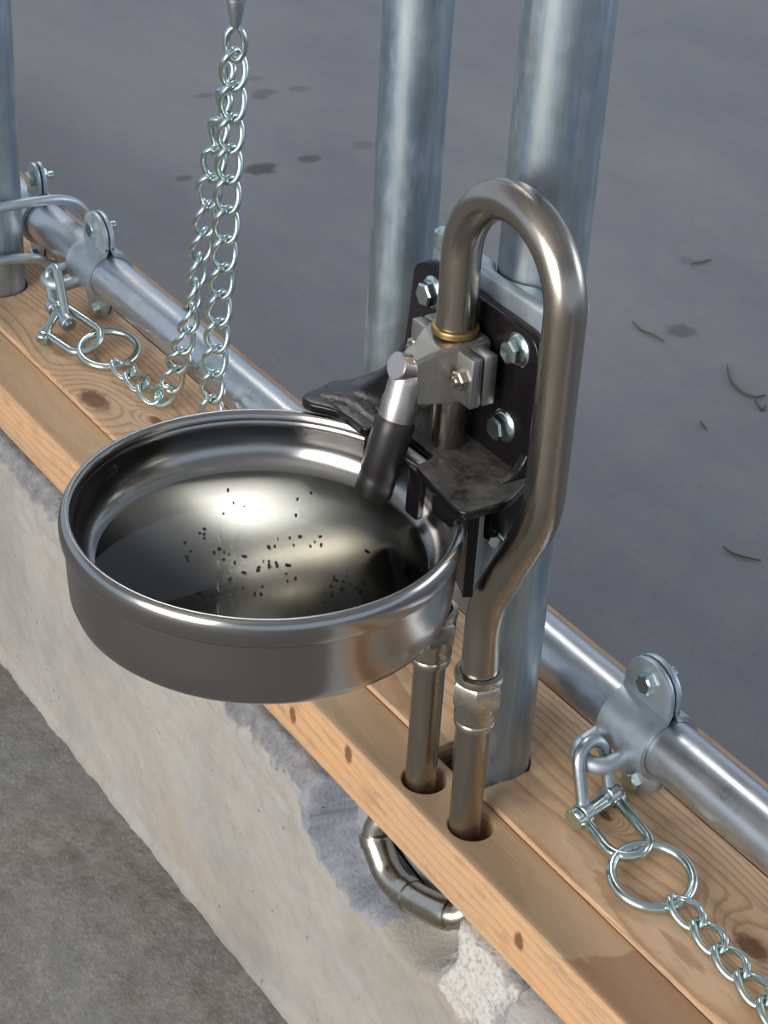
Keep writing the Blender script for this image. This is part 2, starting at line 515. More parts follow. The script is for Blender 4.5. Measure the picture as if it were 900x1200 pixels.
def mat_rubber():
    s = NT('black_rubber')
    n = s.noise(s.pos, 60, 4, 0.6)
    s.bump(n, 0.15, 0.001)
    return s.out(s.mix(n, (0.010, 0.009, 0.009), (0.024, 0.022, 0.021)), s.mapr(n, 0.3, 0.7, 0.30, 0.42), 0, 0.45)

def mat_water():
    s = NT('clear_water')
    t = s.t
    t.nodes.remove(s.b)
    out = [n for n in t.nodes if n.type == 'OUTPUT_MATERIAL'][0]
    gl = s.n('ShaderNodeBsdfGlossy'); gl.inputs['Roughness'].default_value = 0.015
    tr = s.n('ShaderNodeBsdfTransparent'); tr.inputs[0].default_value = (0.90, 0.89, 0.84, 1)
    fr = s.n('ShaderNodeFresnel'); fr.inputs['IOR'].default_value = 1.33
    mx = s.n('ShaderNodeMixShader')
    s.l(fr.outputs[0], mx.inputs[0]); s.l(tr.outputs[0], mx.inputs[1]); s.l(gl.outputs[0], mx.inputs[2])
    s.l(mx.outputs[0], out.inputs[0])
    return s.m

def mat_plain(name, col, rough=0.7, metal=0.0, var=0.25, sc=60):
    s = NT(name)
    n = s.noise(s.pos, sc, 4, 0.6)
    return s.out(s.mix(s.mapr(n, 0.3, 0.7, 0, 1), tuple(v * (1 - var) for v in col), tuple(min(1, v * (1 + var)) for v in col)), rough, metal)

FLOOR1, FLOOR2 = -0.352, -0.0600
YF, YS, YB, TH = -0.0825, -0.0318, 0.0975, 0.0596
YR, ZR, RR = 0.0771, 0.0581, 0.0235
YBACK = 0.171
SPOTS = [(305, 198, 0.022, 0.028, 0, 0.85), (362, 186, 0.016, 0.020, 0, 0.7), (350, 104, 0.016, 0.018, 0, 0.4), (310, 108, 0.018, 0.02, 0, 0.45),
         (216, 209, 0.012, 0.014, 0, 0.55), (305, 113, 0.016, 0.014, 0, 0.5), (300, 92, 0.014, 0.014, 0, 0.3), (240, 112, 0.014, 0.02, 0, 0.35),
         (798, 388, 0.020, 0.022, 0, 0.55), (806, 306, 0.014, 0.014, 0, 0.3), (425, 170, 0.02, 0.02, 0, 0.3)]
M = {}
M['curb'] = mat_concrete_wall()
M['floor_near'] = mat_floor_near()
M['floor_far'] = mat_floor_far()
k1 = (0.1507, YF, -0.0293); k2 = (-0.0788, YF, -0.0191); k3 = (-0.1635, YF, -0.0372)
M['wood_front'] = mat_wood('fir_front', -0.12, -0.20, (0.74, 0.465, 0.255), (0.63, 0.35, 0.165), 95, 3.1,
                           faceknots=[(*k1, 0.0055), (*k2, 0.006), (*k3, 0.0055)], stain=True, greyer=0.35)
M['wood_mid'] = mat_wood('fir_middle', -0.008, -0.050, (0.66, 0.455, 0.285), (0.44, 0.24, 0.12), 165, 8.4,
                         knots=[(-0.669, -0.0146, 0, 0.013, 'z'), (0.262, 0.036, 0, 0.009, 'z'), (-0.60, 0.02, 0, 0.006, 'z'), (0.10, 0.035, 0, 0.004, 'z')], greyer=0.2)
M['wood_back'] = mat_wood('fir_back', 0.13, -0.12, (0.58, 0.37, 0.22), (0.44, 0.24, 0.12), 100, 13.7, greyer=0.3)
M['post'] = mat_galv('galvanised_post', (0.39, 0.44, 0.455), (0.36, 0.50), (26, 26, 1.6), 90, (0.25, 0.34, 0.42), 0.30, (1.6, 1.6, 0.7))
M['rail'] = mat_galv('galvanised_rail', (0.60, 0.61, 0.62), (0.22, 0.36), (2.0, 16, 16), 70, (0.46, 0.50, 0.54), 0.04)
M['galv_cast'] = mat_galv('galvanised_casting', (0.50, 0.56, 0.60), (0.40, 0.55), (8, 8, 8), 120, (0.40, 0.47, 0.53), 0.35)
M['zinc'] = mat_steel('bright_zinc', (0.58, 0.69, 0.68), 0.20, (0.40, 0.52, 0.51), (60, 60, 60), 0.05)
M['zinc_dull'] = mat_steel('dull_zinc', (0.50, 0.56, 0.60), 0.34, (0.40, 0.46, 0.50), (60, 60, 60), 0.08)
M['bowl'] = mat_bowl()
M['tube'] = mat_steel('stainless_tube', (0.385, 0.35, 0.30), 0.26, (0.33, 0.30, 0.26), (20, 20, 3), 0.008)
M['nickel'] = mat_steel('nickel_fitting', (0.50, 0.465, 0.40), 0.25, (0.40, 0.37, 0.30), (40, 40, 40), 0.06, dirt=0.25)
M['valve'] = mat_steel('cast_valve_steel', (0.44, 0.43, 0.41), 0.40, (0.36, 0.35, 0.33), (60, 60, 60), 0.15)
M['plated'] = mat_steel('plated_spout', (0.62, 0.575, 0.535), 0.30, (0.56, 0.51, 0.47), (60, 60, 60), 0.01)
M['bronze'] = mat_steel('bronze_ring', (0.48, 0.33, 0.14), 0.35, (0.34, 0.22, 0.09), (60, 60, 60), 0.08)
M['black'] = mat_black_paint()
M['rubber'] = mat_rubber()
M['water'] = mat_water()
M['dirt'] = mat_plain('sediment', (0.035, 0.022, 0.012), 0.8)
M['straw'] = mat_plain('dry_straw', (0.10, 0.085, 0.065), 0.8)
M['roof'] = mat_plain('roof_sheet', (0.55, 0.55, 0.54), 0.6, 0, 0.15, 4)

# ------------------------------------------------------------------ setting
bm = new(); box(bm, -9, 7, -7, YF - 0.005, FLOOR1 - 0.12, FLOOR1)
tag(obj('floor_near', bm, M['floor_near'], smooth=False), kind='structure')
bm = new(); box(bm, -9, 7, YBACK - 0.02, 8, FLOOR2 - 0.12, FLOOR2)
tag(obj('floor_far', bm, M['floor_far'], smooth=False), kind='structure')

def ss(a, b, x):
    t = min(1, max(0, (x - a) / (b - a))); return t * t * (3 - 2 * t)

def make_curb():
    bm = new()
    xs = [-9, -6, -4, -3, -2.4, -2.0] + [-1.7 + 0.05 * i for i in range(12)] + [-1.1 + 0.005 * i for i in range(321)] + [0.55, 0.62, 0.7, 0.9, 1.3, 2, 3.5, 7]
    ZT = -TH - 0.0006
    rows = [('t', t) for t in (0.0, 0.5, 0.8, 0.92)] + [('e', i / 20) for i in range(21)] + [('f', (i / 70) ** 1.1) for i in range(1, 71)]
    grid = []
    for x in xs:
        col = []
        fine = -1.1 <= x <= 0.5
        # how far the top edge is broken off
        ch = 0.016 + 0.026 * ss(-0.14, 0.05, x) + 0.009 * noise.noise(Vector((x * 9, 3.3, 0)))
        ch = max(0.006, ch)
        if x > 0.166: ch = 0.006
        yface = -0.100
        for kind, t in rows:
            if kind == 't':
                y = 0.16 + t * (-0.060 - 0.16); z = ZT
            elif kind == 'e':
                # from under the board, along the ledge and over the broken edge
                if t < 0.3:
                    y = -0.060 + (t / 0.3) * (-0.088 + 0.060); z = ZT - 0.004 * (t / 0.3)
                else:
                    q = (t - 0.3) / 0.7
                    y = -0.088 + q * (yface + 0.088); z = ZT - 0.004 - ch * (0.75 * q + 0.25 * q ** 3)
            else:
                z0 = ZT - 0.004 - ch
                z = z0 + t * (FLOOR1 - 0.003 - z0); y = yface
            if kind != 't' and fine:
                p = Vector((x, y, z))
                amp = 0.0010 if kind == 'f' else 0.0036 * min(1, t * 2.2)
                if kind == 'f': amp += 0.003 * ss(0.25, 0.0, t)
                dk = hypot((x - 0.0) / 0.10, (z + 0.085) / 0.055)
                amp *= ss(0.8, 1.2, dk) * 0.85 + 0.15
                y += amp * (noise.noise(p * 60) + 0.6 * noise.noise(p * 130))
                if kind == 'e': z += 0.7 * amp * noise.noise(p * 75 + Vector((5, 5, 5)))
                # pocket broken out round the pipe bend
                d = hypot((x + 0.045) / 0.062, (z + 0.085) / 0.055) + 0.14 * noise.noise(Vector((x * 40, z * 40, 1)))
                k = ss(1.02, 0.86, d)
                d2 = hypot((x - 0.022) / 0.072, (z + 0.088) / 0.046) + 0.15 * noise.noise(Vector((x * 34, z * 34, 4)))
                k = max(k, ss(1.1, 0.8, d2))
                if k > 0 and kind != 't':
                    y = y + k * (max(0.0, -0.058 - y))
                    if kind == 'e': z -= k * 0.006
                # ragged lip of spilt concrete along the foot
                if kind == 'f':
                    hgt = 0.014 + 0.010 * noise.noise(Vector((x * 14, 8, 2))) + 0.008 * noise.noise(Vector((x * 70, 3, 2)))
                    y -= (0.0045 + 0.0026 * noise.noise(Vector((x * 27, 1, 6))) + 0.0012 * noise.noise(Vector((x * 150, 1, 9)))) * ss(hgt, hgt - 0.006, z - FLOOR1)
                # concrete joint
                j = abs(x - 0.166)
                if j < 0.003: y += 0.003 * (1 - j / 0.003)
            col.append(bm.verts.new((x, y, z)))
        grid.append(col)
    for i in range(len(xs) - 1):
        for k in range(len(rows) - 1):
            bm.faces.new((grid[i][k], grid[i][k + 1], grid[i + 1][k + 1], grid[i + 1][k]))
    return tag(obj('wall_curb', bm, M['curb'], ang=60), kind='structure')
make_curb()
bm = new(); box(bm, -9, 7, 0.15, 0.172, FLOOR1, -TH - 0.0006)
tag(obj('wall_curb_back', bm, M['curb'], smooth=False), kind='structure')

# the barn roof, unseen; pale colour and cut-back edge brighten the bowl
bm = new()
box(bm, -4.6, 7, -7, 8, 3.9, 4.0)
tag(obj('ceiling', bm, M['roof'], smooth=False), kind='structure')

# ------------------------------------------------------------------ timber planks
XA, XB = -2.6, 0.62
HOLE1, HOLE2 = (-0.011, -0.0597), (0.0493, -0.0605)
def circ(cx, cy, r, n=28): return [(cx + r * cos(2 * PI * i / n), cy + r * sin(2 * PI * i / n)) for i in range(n)]
bm = new()
plate(bm, [[(XA, YF), (XB, YF), (XB, YS - 0.0002), (XA, YS - 0.0002)], circ(HOLE1[0] + 0.001, HOLE1[1] + 0.003, 0.0180), circ(HOLE2[0] + 0.003, HOLE2[1] + 0.004, 0.0180)],
      at_xy(-TH / 2 - 0.0025), TH - 0.005, 0.0014, 2)
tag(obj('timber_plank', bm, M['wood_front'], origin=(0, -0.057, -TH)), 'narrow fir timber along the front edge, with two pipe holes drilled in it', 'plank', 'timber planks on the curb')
NB = 0.036
bm = new()
def post_notch(cx, r, xr):
    y0 = YS + 0.0004
    pts = [(cx - r - 0.0015, y0)] + [(cx + (r + 0.0015) * cos(a), (r + 0.0015) * sin(a)) for a in [radians(d) for d in range(180, 35, -12)]]
    return pts + [(cx + xr, pts[-1][1] - 0.002), (cx + xr, y0)]
front = [(XA, YS + 0.0004)] + post_notch(-0.1601, 0.025, 0.0255) + post_notch(0.0, 0.0302, 0.0275) + [(XB, YS + 0.0004), (XB, YB - 0.001), (XA, YB - 0.001)]
plate(bm, [front, circ(-0.96, 0.0101, 0.0325)], at_xy(-TH / 2), TH, 0.0014, 2)
tag(obj('timber_plank', bm, M['wood_mid'], origin=(0, 0.033, -TH)), 'wide knotty fir plank in the middle, notched around the upright posts', 'plank', 'timber planks on the curb')
bm = new()
plate(bm, [[(XA, YB + 0.001), (XB, YB + 0.001), (XB, YBACK), (XA, YBACK)]], at_xy(-TH / 2), TH, 0.0014, 2)
tag(obj('timber_plank', bm, M['wood_back'], origin=(0, 0.134, -TH)), 'fir plank behind the others, lying under the horizontal rail', 'plank', 'timber planks on the curb')

# ------------------------------------------------------------------ posts and rail
def post(x, y, r, label, z0=-TH, top=2.2):
    bm = new()
    rod(bm, (x, y, z0), (x, y, top), r, 56, 0.001)
    return tag(obj('steel_post', bm, M['post'], origin=(x, y, z0)), label, 'post', 'upright galvanised posts')
post(0, 0, 0.03015, 'thick galvanised post that the drinker bracket is bolted to')
post(-0.1601, -0.0012, 0.0250, 'slimmer galvanised post next to the drinker bracket, behind the bowl')
post(-0.96, 0.0101, 0.03015, 'galvanised post with two bent rods running past it')

bm = new(); rod(bm, (-2.6, YR, ZR), (0.62, YR, ZR), RR, 56, 0.001)
tag(obj('horizontal_rail', bm, M['rail'], origin=(0, YR, ZR)), 'shiny galvanised pipe rail running low along the planks', 'rail')

# ------------------------------------------------------------------ rail clamps
def rail_clamp(xc, label, eye=True, wd=0.052, ex=0.0):
    t = thing('rail_clamp', (xc, YR, ZR), label, 'clamp', 'clamps on the pipe rail')
    th = 0.0045
    r0, r1 = RR + 0.0004, RR + 0.0004 + th
    earL = 0.068
    for side in (-1, 1):
        bm = new()
        # strap half in the y-z plane, ears up and down
        a0, a1 = radians(12), radians(168)
        inner, outer = [], []
        for i in range(25):
            a = a0 + (a1 - a0) * i / 24
            inner.append((sin(a) * r0, cos(a) * r0)); outer.append((sin(a) * r1, cos(a) * r1))
        prof = [(0.0012, r1 + 0.004)] + [(p[0], p[1]) for p in inner] + [(0.0012, -(r1 + 0.004)), (0.0012 + th, -(r1 + 0.005))] + [(p[0], p[1]) for p in reversed(outer)] + [(0.0012 + th, r1 + 0.005)]
        va = [bm.verts.new((xc - wd / 2, YR + side * q[0], ZR + q[1])) for q in prof]
        vb = [bm.verts.new((xc + wd / 2, YR + side * q[0], ZR + q[1])) for q in prof]
        n = len(prof)
        for i in range(n):
            bm.faces.new((va[i], va[(i + 1) % n], vb[(i + 1) % n], vb[i]))
        # end caps as strips
        m = len(inner)
        for vv in (va, vb):
            for i in range(m + 1):
                bm.faces.new((vv[i], vv[i + 1], vv[n - 2 - i], vv[n - 1 - i]))
        # ears: rounded tongues
        for up in (1, -1):
            h0 = r1 + 0.003
            L = 0.066 if up > 0 else 0.0555
            tongue = [(xc - wd / 2, ZR + up * h0), (xc - wd / 2, ZR + up * (L - 0.024))]
            for i in range(11):
                a = PI - PI * i / 10
                tongue.append((xc + wd / 2 * cos(a), ZR + up * (L - 0.024 + 0.024 * sin(a))))
            tongue += [(xc + wd / 2, ZR + up * h0)]
            cl = [tongue[0]]
            for q in tongue[1:]:
                if hypot(q[0] - cl[-1][0], q[1] - cl[-1][1]) > 1e-5: cl.append(q)
            plate(bm, [cl], at_xz(YR + side * (0.0012 + th / 2)), th, 0.0006, 1)
        obj('strap_half', bm, M['galv_cast'], t)
    for up in (1, -1):
        zb = ZR + up * 0.0475
        b = new()
        hexnut(b, (xc, YR - 0.0057, zb), (0, -1, 0), 0.0092, 0.0065, 0.3)
        obj('bolt_head', b, M['zinc'], t)
        b = new()
        hexnut(b, (xc, YR + 0.0057, zb), (0, 1, 0), 0.0092, 0.0065, 0.5)
        rod(b, (xc, YR + 0.0057, zb), (xc, YR + 0.020, zb), 0.0048, 14, 0.0008)
        obj('nut', b, M['zinc'], t)
    if eye:
        # forged lug: a thick bar loop standing out towards the curb
        bm = new()
        yf = YR - r1 + 0.002
        xe = xc + ex
        pts = [(xe + 0.008, yf + 0.016, ZR - 0.012), (xe + 0.006, yf + 0.002, ZR - 0.012)]
        c = (xe - 0.0095, yf - 0.010)
        ring = [(c[0] + 0.0155 * cos(a), c[1] + 0.0155 * sin(a) * 1.05, ZR - 0.014) for a in [radians(d) for d in range(-10, -180, -20)]]
        pts += ring + [(xe - 0.0250, yf + 0.002, ZR - 0.010), (xe - 0.0220, yf + 0.016, ZR - 0.006)]
        sp = smooth_path(pts, 5)
        tube(bm, sp, [0.0070] * len(sp), 18)
        obj('forged_eye', bm, M['galv_cast'], t)
    return t
CR, CL = 0.088, -0.836
rail_clamp(CR, 'two-part galvanised clamp on the rail, holding the shackle near the thick post')
rail_clamp(CL, 'two-part galvanised clamp on the rail beside the bent rods', ex=-0.012)
rail_clamp(-0.992, 'plain narrow galvanised clamp on the rail, half hidden behind a post', eye=False, wd=0.030)

# ------------------------------------------------------------------ shackles, rings, chains
def shackle(name, bend, p1, p2, r, label, mat, head=True, pinr=None):
    """bow round 'bend', ends at p1 and p2 joined by a pin"""
    bend, p1, p2 = Vector(bend), Vector(p1), Vector(p2)
    t = thing(name, bend, label, 'shackle', 'shackles holding the chains')
    mid = (p1 + p2) / 2
    ax = (bend - mid); L = ax.length; ax.normalize()
    wv = (p1 - p2); wv = wv - ax * wv.dot(ax); hw = wv.length / 2; wv.normalize()
    pts = [p1 - ax * 0.002]
    for i in range(13):
        a = PI * i / 12
        pts.append(bend - ax * hw + wv * hw * cos(a) + ax * hw * sin(a))
    pts.append(p2 - ax * 0.002)
    # long legs
    full = []
    for i in range(len(pts) - 1):
        n = 5 if i in (0, len(pts) - 2) else 1
        for k in range(n): full.append(pts[i].lerp(pts[i + 1], k / n))
    full.append(pts[-1])
    bm = new(); tube(bm, full, r, 16)
    obj('bow', bm, mat, t)
    d = (p1 - p2).normalized()
    for q in (p1, p2):
        bm = new(); rod(bm, q - d * r * 1.0, q + d * r * 1.0, r * 1.75, 20, 0.0008)
        obj('pin_eye', bm, mat, t)
    pr = pinr or r * 0.95
    bm = new(); rod(bm, p2 - d * r * 1.8, p1 + d * r * 1.6, pr, 18)
    pin = obj('pin', bm, M['zinc'], t)
    if head:
        bm = new(); rod(bm, p1 + d * r * 1.2, p1 + d * r * 2.6, r * 1.7, 20, 0.001)
        obj('pin_head', bm, M['zinc'], pin)
    return t

def chain_ring(c, R, r, tilt, label):
    bm = new()
    N = Vector(tilt).normalized()
    Mx = axis_matrix(c, N)
    pts = [Mx @ Vector((R * cos(2 * PI * i / 48), R * sin(2 * PI * i / 48), 0)) for i in range(48)]
    tube(bm, pts, r, 14, closed=True)
    return tag(obj('chain_ring', bm, M['zinc'], origin=c), label, 'ring', 'round rings between shackle and chain')

def link_mesh(pitch, b, r):
    me_b = new()
    a = pitch / 2 + r * 0.92
    pts = []
    n = 40
    for i in range(n):
        t = 2 * PI * i / n
        x = a * (abs(cos(t)) ** 0.85) * (1 if cos(t) >= 0 else -1); y = b * sin(t)
        tw = radians(42) * x / a
        pts.append(Vector((x, y * cos(tw), y * sin(tw))))
    tube(me_b, pts, r, 10, closed=True)
    for f in me_b.faces: f.smooth = True
    me = bpy.data.meshes.new('chain_link'); me_b.to_mesh(me); me_b.free()
    me.materials.append(M['zinc'])
    return me
LINK_S = (link_mesh(0.0268, 0.0088, 0.0029), 0.0268)
LINK_L = (link_mesh(0.0300, 0.0102, 0.0029), 0.0300)

def chain(path, label, normal, roll=None, jitter=0.12, group='twisted-link chains', kind=None):
    """path polyline; links follow it; normal = which way the flat of the links faces"""
    LINK, PITCH = kind or LINK_L
    P = smooth_path(path, 8)
    S = [0.0]
    for i in range(1, len(P)): S.append(S[-1] + (P[i] - P[i - 1]).length)
    def atS(s):
        s = max(0, min(S[-1], s))
        for i in range(1, len(P)):
            if S[i] >= s:
                k = (s - S[i - 1]) / max(1e-9, S[i] - S[i - 1]); return P[i - 1].lerp(P[i], k)
        return P[-1]
    t = thing('chain', path[-1] if Vector(path[-1]).z < Vector(path[0]).z else path[0], label, 'chain', group)
    n = int(S[-1] / PITCH)
    for i in range(n):
        s0, s1 = i * PITCH, (i + 1) * PITCH
        a, b = atS(s0), atS(s1)
        X = (b - a).normalized()
        N = Vector(normal(i / max(1, n - 1)) if callable(normal) else normal)
        N = (N - X * N.dot(X)).normalized()
        ro = (roll(i / max(1, n - 1)) if roll else 0) + random.uniform(-jitter, jitter)
        N = Matrix.Rotation(ro, 3, X) @ N
        Y = N.cross(X)
        o = bpy.data.objects.new('chain_link', LINK)
        COL.objects.link(o)
        o.parent = t
        c = (a + b) / 2 - WL[t]
        o.matrix_local = Matrix(((X.x, Y.x, N.x, c.x), (X.y, Y.y, N.y, c.y), (X.z, Y.z, N.z, c.z), (0, 0, 0, 1)))
    return t

# near set, by the thick post
eyeR = Vector((CR - 0.0095, YR - 0.0515, 0.0560))
pR1, pR2 = Vector((0.1000, 0.0125, 0.0125)), Vector((0.0945, 0.0420, 0.0140))
shackle('shackle', eyeR + Vector((0, 0.004, 0.003)), pR1, pR2, 0.0050, 'dull grey bow shackle hung from the rail clamp near the thick post', M['zinc_dull'])
ringR = Vector((0.1770, 0.0150, 0.0090))
shackle('shackle', (0.1565, 0.0180, 0.0120), pR1 + Vector((0.003, -0.002, -0.003)), pR2 + Vector((0.003, 0.004, -0.003)), 0.0043, 'thin bright shackle gripping the ring near the thick post', M['zinc'], head=False, pinr=0.003)
chain_ring(ringR, 0.0300, 0.0040, (0.10, -0.06, 1), 'bright round ring on the plank near the thick post')
chain([(0.2045, 0.0125, 0.010), (0.235, 0.012, 0.009), (0.262, 0.008, 0.009), (0.300, 0.0035, 0.009), (0.36, -0.004, 0.009), (0.45, 0.0, 0.009)],
      'short bright chain lying on the plank, leading off from the ring near the thick post', (0.15, -0.35, 1.0), kind=LINK_S)

# far set
eyeL = Vector((CL - 0.0215, YR - 0.0475, 0.0590))
shackle('shackle', eyeL, px(63, 360, 2, 0.026), px(79, 378, 2, 0.022), 0.0050, 'dull grey bow shackle hung from the rail clamp beside the bent rods', M['zinc_dull'], head=False)
shackle('shackle', px(111, 406, 2, 0.013), px(53, 391, 2, 0.012), px(72, 356, 2, 0.030), 0.0042, 'thin bright shackle gripping the ring beside the bent rods', M['zinc'], pinr=0.0045)
ringL = Vector((-0.7440, 0.0400, 0.0100))
chain_ring(ringL, 0.0305, 0.0040, (0.16, -0.10, 1), 'bright round ring on the plank beside the bent rods')
def strand(pix, y0, y1):
    n = len(pix)
    return [px(u, v, 1, y0 + (y1 - y0) * i / (n - 1)) for i, (u, v) in enumerate(pix)]
low = [px(137, 424, 2, 0.011), px(152, 438, 2, 0.010), px(170, 456, 2, 0.010), px(186, 469, 2, 0.010)]
left = strand([(197, 462), (204, 436), (215, 404), (222, 375), (228, 342), (233, 305), (239, 272), (243, 240), (250, 190), (258, 140), (264, 106), (270, 62)], 0.038, 0.040)
def camdir(k): return (0.62, -0.52, 0.55)
chain(low + left, 'bright chain from the ring beside the bent rods, rising to the snap hook',
      lambda k: Vector((0.1, -0.2, 1)) if k < 0.16 else Vector((0.62, -0.52, 0.35)),
      lambda k: 0 if k < 0.2 else 1.15 * sin((k - 0.2) * 5.5), 0.18)
right = strand([(274, 62), (274, 90), (273, 110), (271, 150), (268, 190), (267, 225), (265, 262), (263, 300), (258, 345), (255, 390), (251, 430), (248, 466)], 0.034, 0.036)
e0 = right[-1]
right += [Vector((e0.x - 0.002, 0.036, 0.040)), Vector((e0.x + 0.018, 0.036, 0.010)), Vector((e0.x + 0.06, 0.04, 0.009)), Vector((e0.x + 0.13, 0.042, 0.009)), Vector((e0.x + 0.20, 0.050, 0.009))]
chain(right, 'bright chain hanging from the snap hook and dropping behind the bowl',
      lambda k: Vector((0.62, -0.52, 0.30)) if k < 0.75 else Vector((0.1, -0.2, 1)), lambda k: -0.25 + 1.1 * max(0, k - 0.45), 0.16)
# snap hook above
T0 = px(276, 34, 1, 0.037)
t = thing('snap_hook', T0, 'grey swivel snap hook that the doubled chain hangs from', 'hook')
bm = new()
lathe(bm, [(0, 0), (0.0032, 0.0), (0.0045, 0.004), (0.0072, 0.018), (0.0078, 0.024), (0.0086, 0.0245), (0.0086, 0.027), (0.0066, 0.028), (0.006, 0.07), (0, 0.07)], 24, Matrix.Translation(T0))
obj('swivel_body', bm, M['zinc_dull'], t)
bm = new()
c = T0 + Vector((0, 0, -0.0130))
pts = [c + Vector((RIGHT.x * 0.0080 * cos(a), RIGHT.y * 0.0080 * cos(a), 0.0145 * sin(a))) for a in [2 * PI * i / 40 for i in range(40)]]
tube(bm, pts, 0.0030, 12, closed=True)
obj('hook_loop', bm, M['zinc'], t)
bm = new()
c = T0 + Vector((0, 0, 0.070))
pts = [c + Vector((RIGHT.x * 0.012 * cos(a), RIGHT.y * 0.012 * cos(a), 0.016 + 0.016 * sin(a))) for a in [2 * PI * i / 32 for i in range(32)]]
tube(bm, pts, 0.003, 12, closed=True)
obj('swivel_eye', bm, M['zinc'], t)

# the chain goes on up to an unseen top rail added for its reflection, above the picture (it shows in the water)
c = T0 + Vector((0, 0, 0.098))
chain([c, c + Vector((-0.002, 0.001, 0.2)), c + Vector((-0.004, 0.012, 0.45)), c + Vector((-0.006, 0.026, 0.70))], 'bright chain above the snap hook, running up to the top rail', (0.62, -0.52, 0.2), lambda k: 2 * k)
bm = new(); rod(bm, (-2.6, 0.0771, 1.28), (0.62, 0.0771, 1.28), RR, 40, 0.001)
tag(obj('horizontal_rail', bm, M['rail'], origin=(0, 0.0771, 1.28)), 'galvanised top rail added for its reflection, high above the planks', 'rail')

# bent rods past the far post
def bent_rod():
    x = -0.921
    pts = [(x + 0.012, -0.16, 0.118), (x, -0.02, 0.112), (x, 0.045, 0.110), (x - 0.004, 0.078, 0.104), (x - 0.010, 0.100, 0.090), (x - 0.014, 0.113, 0.066), (x - 0.012, 0.110, 0.036), (x - 0.008, 0.085, 0.024), (x - 0.004, 0.060, 0.029), (x, 0.035, 0.044), (x, -0.02, 0.049), (x + 0.012, -0.16, 0.055)]
    bm = new(); tube(bm, smooth_path(pts, 8), 0.0056, 16)
    return tag(obj('bent_rod', bm, M['galv_cast'], origin=(x, 0.078, 0.06)), 'galvanised rod bent round the rail, passing in front of a post', 'rod')
bent_rod()

# ------------------------------------------------------------------ the drinker: bowl, bracket, valve
BX, BY, BZ = -0.006, -0.211, 0.296
D = thing('animal_drinker', (BX, BY, 0.226), 'round stainless steel livestock drinking bowl with black bracket and valve', 'drinker')
MB = Matrix.Translation((BX, BY, 0))
R0D = 0.114
def dish(r): return 0.2375 + 0.0190 * (r / R0D) ** 2.0
WATER_Z = 0.2555
prof = [(r, dish(r)) for r in [0.0, 0.010, 0.02, 0.03, 0.04, 0.05, 0.06, 0.07, 0.08, 0.09, 0.098, 0.105, 0.110, 0.114]]
prof += [(0.1178, 0.2602), (0.1208, 0.2645), (0.1228, 0.2690), (0.1239, 0.2735), (0.1243, 0.2780), (0.1245, 0.284), (0.1246, 0.2890)]
outer = [(0.1312, 0.2775), (0.1308, 0.2730), (0.1305, 0.268), (0.1296, 0.250), (0.1286, 0.2370), (0.1262, 0.2300), (0.1210, 0.2250), (0.112, 0.2222), (0.106, 0.2222), (0.104, 0.2192), (0.09, 0.2175), (0.05, 0.2160), (0.0, 0.2158)]
bm = new()
lathe(bm, prof + [(0.1262, 0.2905), (0.129, 0.290), (0.1305, 0.2860)] + outer, 160, MB)
bowl = obj('bowl', bm, M['bowl'], D, ang=50)
bm = new()
rim = [(0.1288 + (0.0052 if cos(a) > 0 else 0.0042) * cos(a), 0.2872 + (0.0088 if sin(a) > 0 else 0.0128) * sin(a)) for a in [2 * PI * i / 24 for i in range(24)]]
lathe(bm, rim, 192, MB, close=True)
tag(obj('rolled_rim', bm, M['bowl'], bowl), 'rolled bright rim')

# bracket
BK = new()
PY = -0.044
outline = rounded([(-0.0925, 0.300), (0.060, 0.300), (0.0635, 0.345), (0.0635, 0.396), (0.055, 0.4085), (-0.066, 0.4125), (-0.0815, 0.404), (-0.0850, 0.360)],
                  [0.002, 0.002, 0.02, 0.010, 0.008, 0.008, 0.008, 0.02])
plate(BK, [outline], at_xz(PY), 0.0075, 0.0016, 2)
bracket = obj('mounting_bracket', BK, M['black'], D)
bracket['label'] = 'black painted cast bracket'
bm = new()
shelf = rounded([(-0.0930, -0.042), (-0.1080, -0.058), (-0.1150, -0.092), (-0.1080, -0.121), (-0.0960, -0.1225), (-0.0760, -0.1080), (-0.0450, -0.1070), (-0.0400, -0.0830), (0.0080, -0.0830),
                 (0.0120, -0.1040), (0.0440, -0.1080), (0.0780, -0.1110), (0.0800, -0.0740), (0.0620, -0.042)],
                [0.004, 0.012, 0.012, 0.010, 0.008, 0.012, 0.006, 0.008, 0.008, 0.005, 0.008, 0.010, 0.012, 0.004])
plate(bm, [shelf], at_xy(0.3015), 0.0075, 0.0018, 2)
# cast surface is uneven
for v in bm.verts:
    if v.co.z > 0.30: v.co.z += 0.0008 * noise.noise(v.co * 90)
# the wing swells upward where it meets the plate
obj('bracket_shelf', bm, M['black'], bracket)
